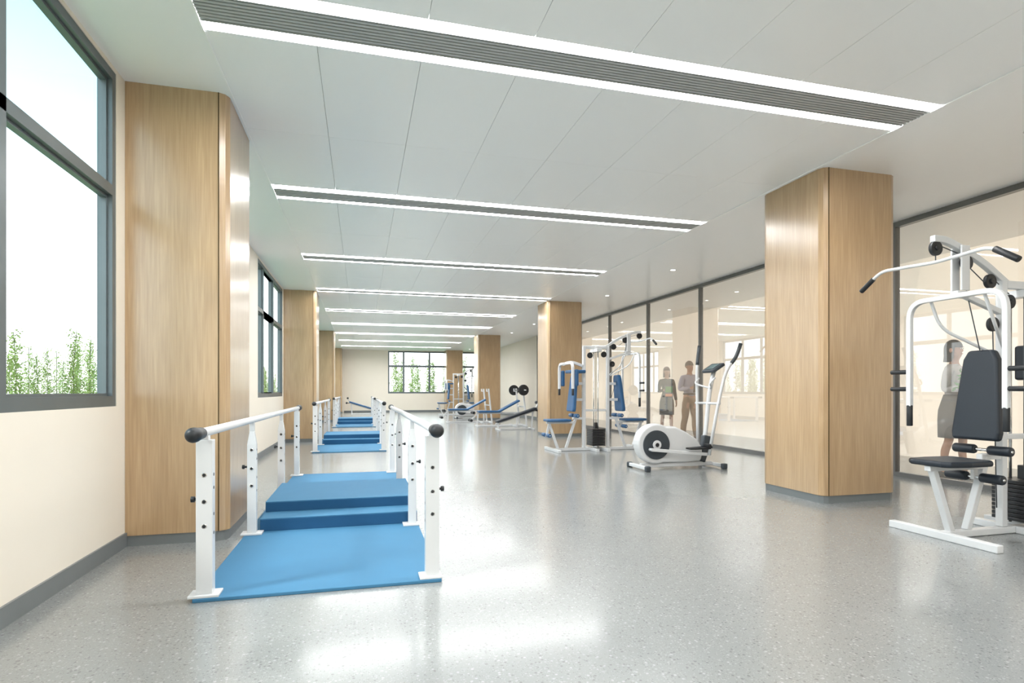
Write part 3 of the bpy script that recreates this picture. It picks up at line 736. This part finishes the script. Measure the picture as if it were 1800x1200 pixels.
person((7.5, 12.96), -.25, 'suit', 'auburn-haired woman in black suit jacket and skirt walking', 1.74, bend=1, step=.10)
f = MB().box((-.11, -.008, -.15), (.11, .008, .15)).box((-.09, -.011, -.03), (.09, -.008, .12), mi=1).box((-.09, -.011, -.13), (.09, -.008, -.06), mi=2).obj('magazine', [M_GRAYP, M_GREEN, M_ORANGE], None, loc=local((7.5, 12.96), -.25, .97, (-.04, -.32, 1.14)), rot=(.05, 0, -.1))
tag(f, 'green and orange magazine held by woman in black', 'magazine')
person((7.22, 5.50), .3, 'blouse', 'dark-haired woman in white blouse and gray skirt holding flowers', 1.76, bend=1, step=.08)
bq = empty('flower_bouquet', local((7.22, 5.50), .3, .98, (-.10, -.32, 1.14)), 0, 'green leafy bouquet with red flowers held by woman in white blouse', 'bouquet')
r = random.Random(4); st = MB(); lv = MB(); fl = MB()
for k in range(80):
    a = r.uniform(0, 6.28); rr = r.uniform(.03, .30); q = Vector((rr*math.cos(a)-.12, rr*math.sin(a)*.35-.05, r.uniform(.0, .22)))
    if k % 3 == 0: st.tube([(0, 0, -.14), (0, 0, 0), q], .004, 6)
    for j in range(7):
        c = q+Vector((r.gauss(0, .03), r.gauss(0, .02), r.gauss(0, .03))); u = Vector((r.gauss(0, 1), r.gauss(0, 1), r.gauss(0, 1))).normalized(); v = u.orthogonal().normalized()
        lv.add([c-u*.045, c+v*.02, c+u*.045, c-v*.02], [(0, 1, 2, 3)])
    if k % 5 == 0: fl.ball(q+Vector((0, -.03, .02)), .028, n=10, m=6)
st.obj('stems', M_GREEN, bq); lv.obj('leaves', M_GREEN, bq); fl.obj('blossoms', M_RED, bq)

# ---------------------------------------------------------------- outside
tag(MB().box((-260, -120, -.6), (XL-.3, 300, -.35)).box((XL-.3, Y1+.3, -.6), (160, 300, -.35)).obj('lawn', M_GRASS), 'sunlit spring-green lawn outside the windows', 'grass')
def tree_var(seed):
    r = random.Random(seed)
    e = empty('tree', (0, 0, -.345), 0, 'slender young tree with sparse yellow-green spring leaves', 'tree', 'young trees outside')
    m = MB(); lf = MB(); Ht = 4.4
    m.tube([(0, 0, 0), (r.uniform(-.05, .05), r.uniform(-.05, .05), Ht*.5), (r.uniform(-.1, .1), 0, Ht)], .016, 6)
    for k in range(40):
        z = .5+k*(Ht-.6)/40; a = r.uniform(0, 6.28); L = (Ht-z)*.09+.14
        p = Vector((0, 0, z)); q = p+Vector((math.cos(a)*L, math.sin(a)*L, L*1.3)); m.tube([p, q], .005, 4)
        nl = int(14+44*(1-k/40))
        for j in range(nl):
            c = p.lerp(q, r.uniform(.1, 1.05))+Vector((max(-.22, min(.22, r.gauss(0, .10))), max(-.22, min(.22, r.gauss(0, .10))), r.gauss(0, .12)))
            s = r.uniform(.03, .06); u = Vector((r.gauss(0, 1), r.gauss(0, 1), r.gauss(0, 1))).normalized(); v = u.orthogonal().normalized()
            lf.add([c-u*s, c+v*s*.8, c+u*s, c-v*s*.8], [(0, 1, 2, 3)])
    m.obj('trunk', M_BARK, e); lf.obj('foliage', M_LEAF, e); return e
T = [tree_var(s) for s in (1, 2, 3)]
spots = []
rr = random.Random(3)
for k in range(24): spots.append((-13.2-(k % 2)*2.2, 23.5+k*.80, rr.uniform(.66, .98)))
for k in range(14): spots.append((-14-(k % 2)*2, 82+k*2.6, rr.uniform(.9, 1.3)))
for k in range(18): spots.append((1.3+k*.66, 46+(k % 2)*2.4, rr.uniform(.8, 1.05)))
for i, (x, y, s) in enumerate(spots):
    if i < 3:
        t = T[i]; t.location = (x, y, -.345); t.scale = (s, s, s)
    else: copy_thing(T[i % 3], (x, y, -.345), rr.uniform(0, 6), scale=s)

# ---------------------------------------------------------------- light
w = bpy.data.worlds.new('sky'); S.world = w; w.use_nodes = True
nt = w.node_tree; N = nt.nodes; L = nt.links; bg = N['Background']
tc = N.new('ShaderNodeTexCoord'); sp = N.new('ShaderNodeSeparateXYZ'); cr = N.new('ShaderNodeValToRGB')
L.new(tc.outputs['Generated'], sp.inputs[0]); L.new(sp.outputs['Z'], cr.inputs[0]); L.new(cr.outputs[0], bg.inputs[0])
el = cr.color_ramp.elements; el[0].position = 0; el[0].color = (.45, .46, .46, 1); el[1].position = 1; el[1].color = (.28, .40, .47, 1)
x = el.new(.18); x.color = (.47, .53, .55, 1); x = el.new(.33); x.color = (.165, .26, .29, 1); x = el.new(.48); x.color = (.100, .18, .215, 1)
bg.inputs[1].default_value = 2.7
sd = bpy.data.lights.new('sun', 'SUN'); sd.energy = 1.2; sd.angle = math.radians(8); sd.color = (1, .97, .92)
so = bpy.data.objects.new('sun', sd); COL.objects.link(so); so.location = (-10, 0, 12)
so.rotation_euler = Vector((-1, -.38, 1.05)).to_track_quat('Z', 'Y').to_euler()

# ---------------------------------------------------------------- camera
cd = bpy.data.cameras.new('camera'); cd.sensor_width = 36; cd.lens = 20.0; cd.shift_x = 0; cd.shift_y = 88/1800; cd.clip_end = 600; cd.clip_start = .05
co = bpy.data.objects.new('camera', cd); COL.objects.link(co)
co.location = (0, 0, 1.1); co.rotation_euler = (math.radians(90), 0, -math.radians(14.84))
S.camera = co
S.view_settings.view_transform = 'Standard'; S.view_settings.look = 'None'; S.view_settings.exposure = 1.52
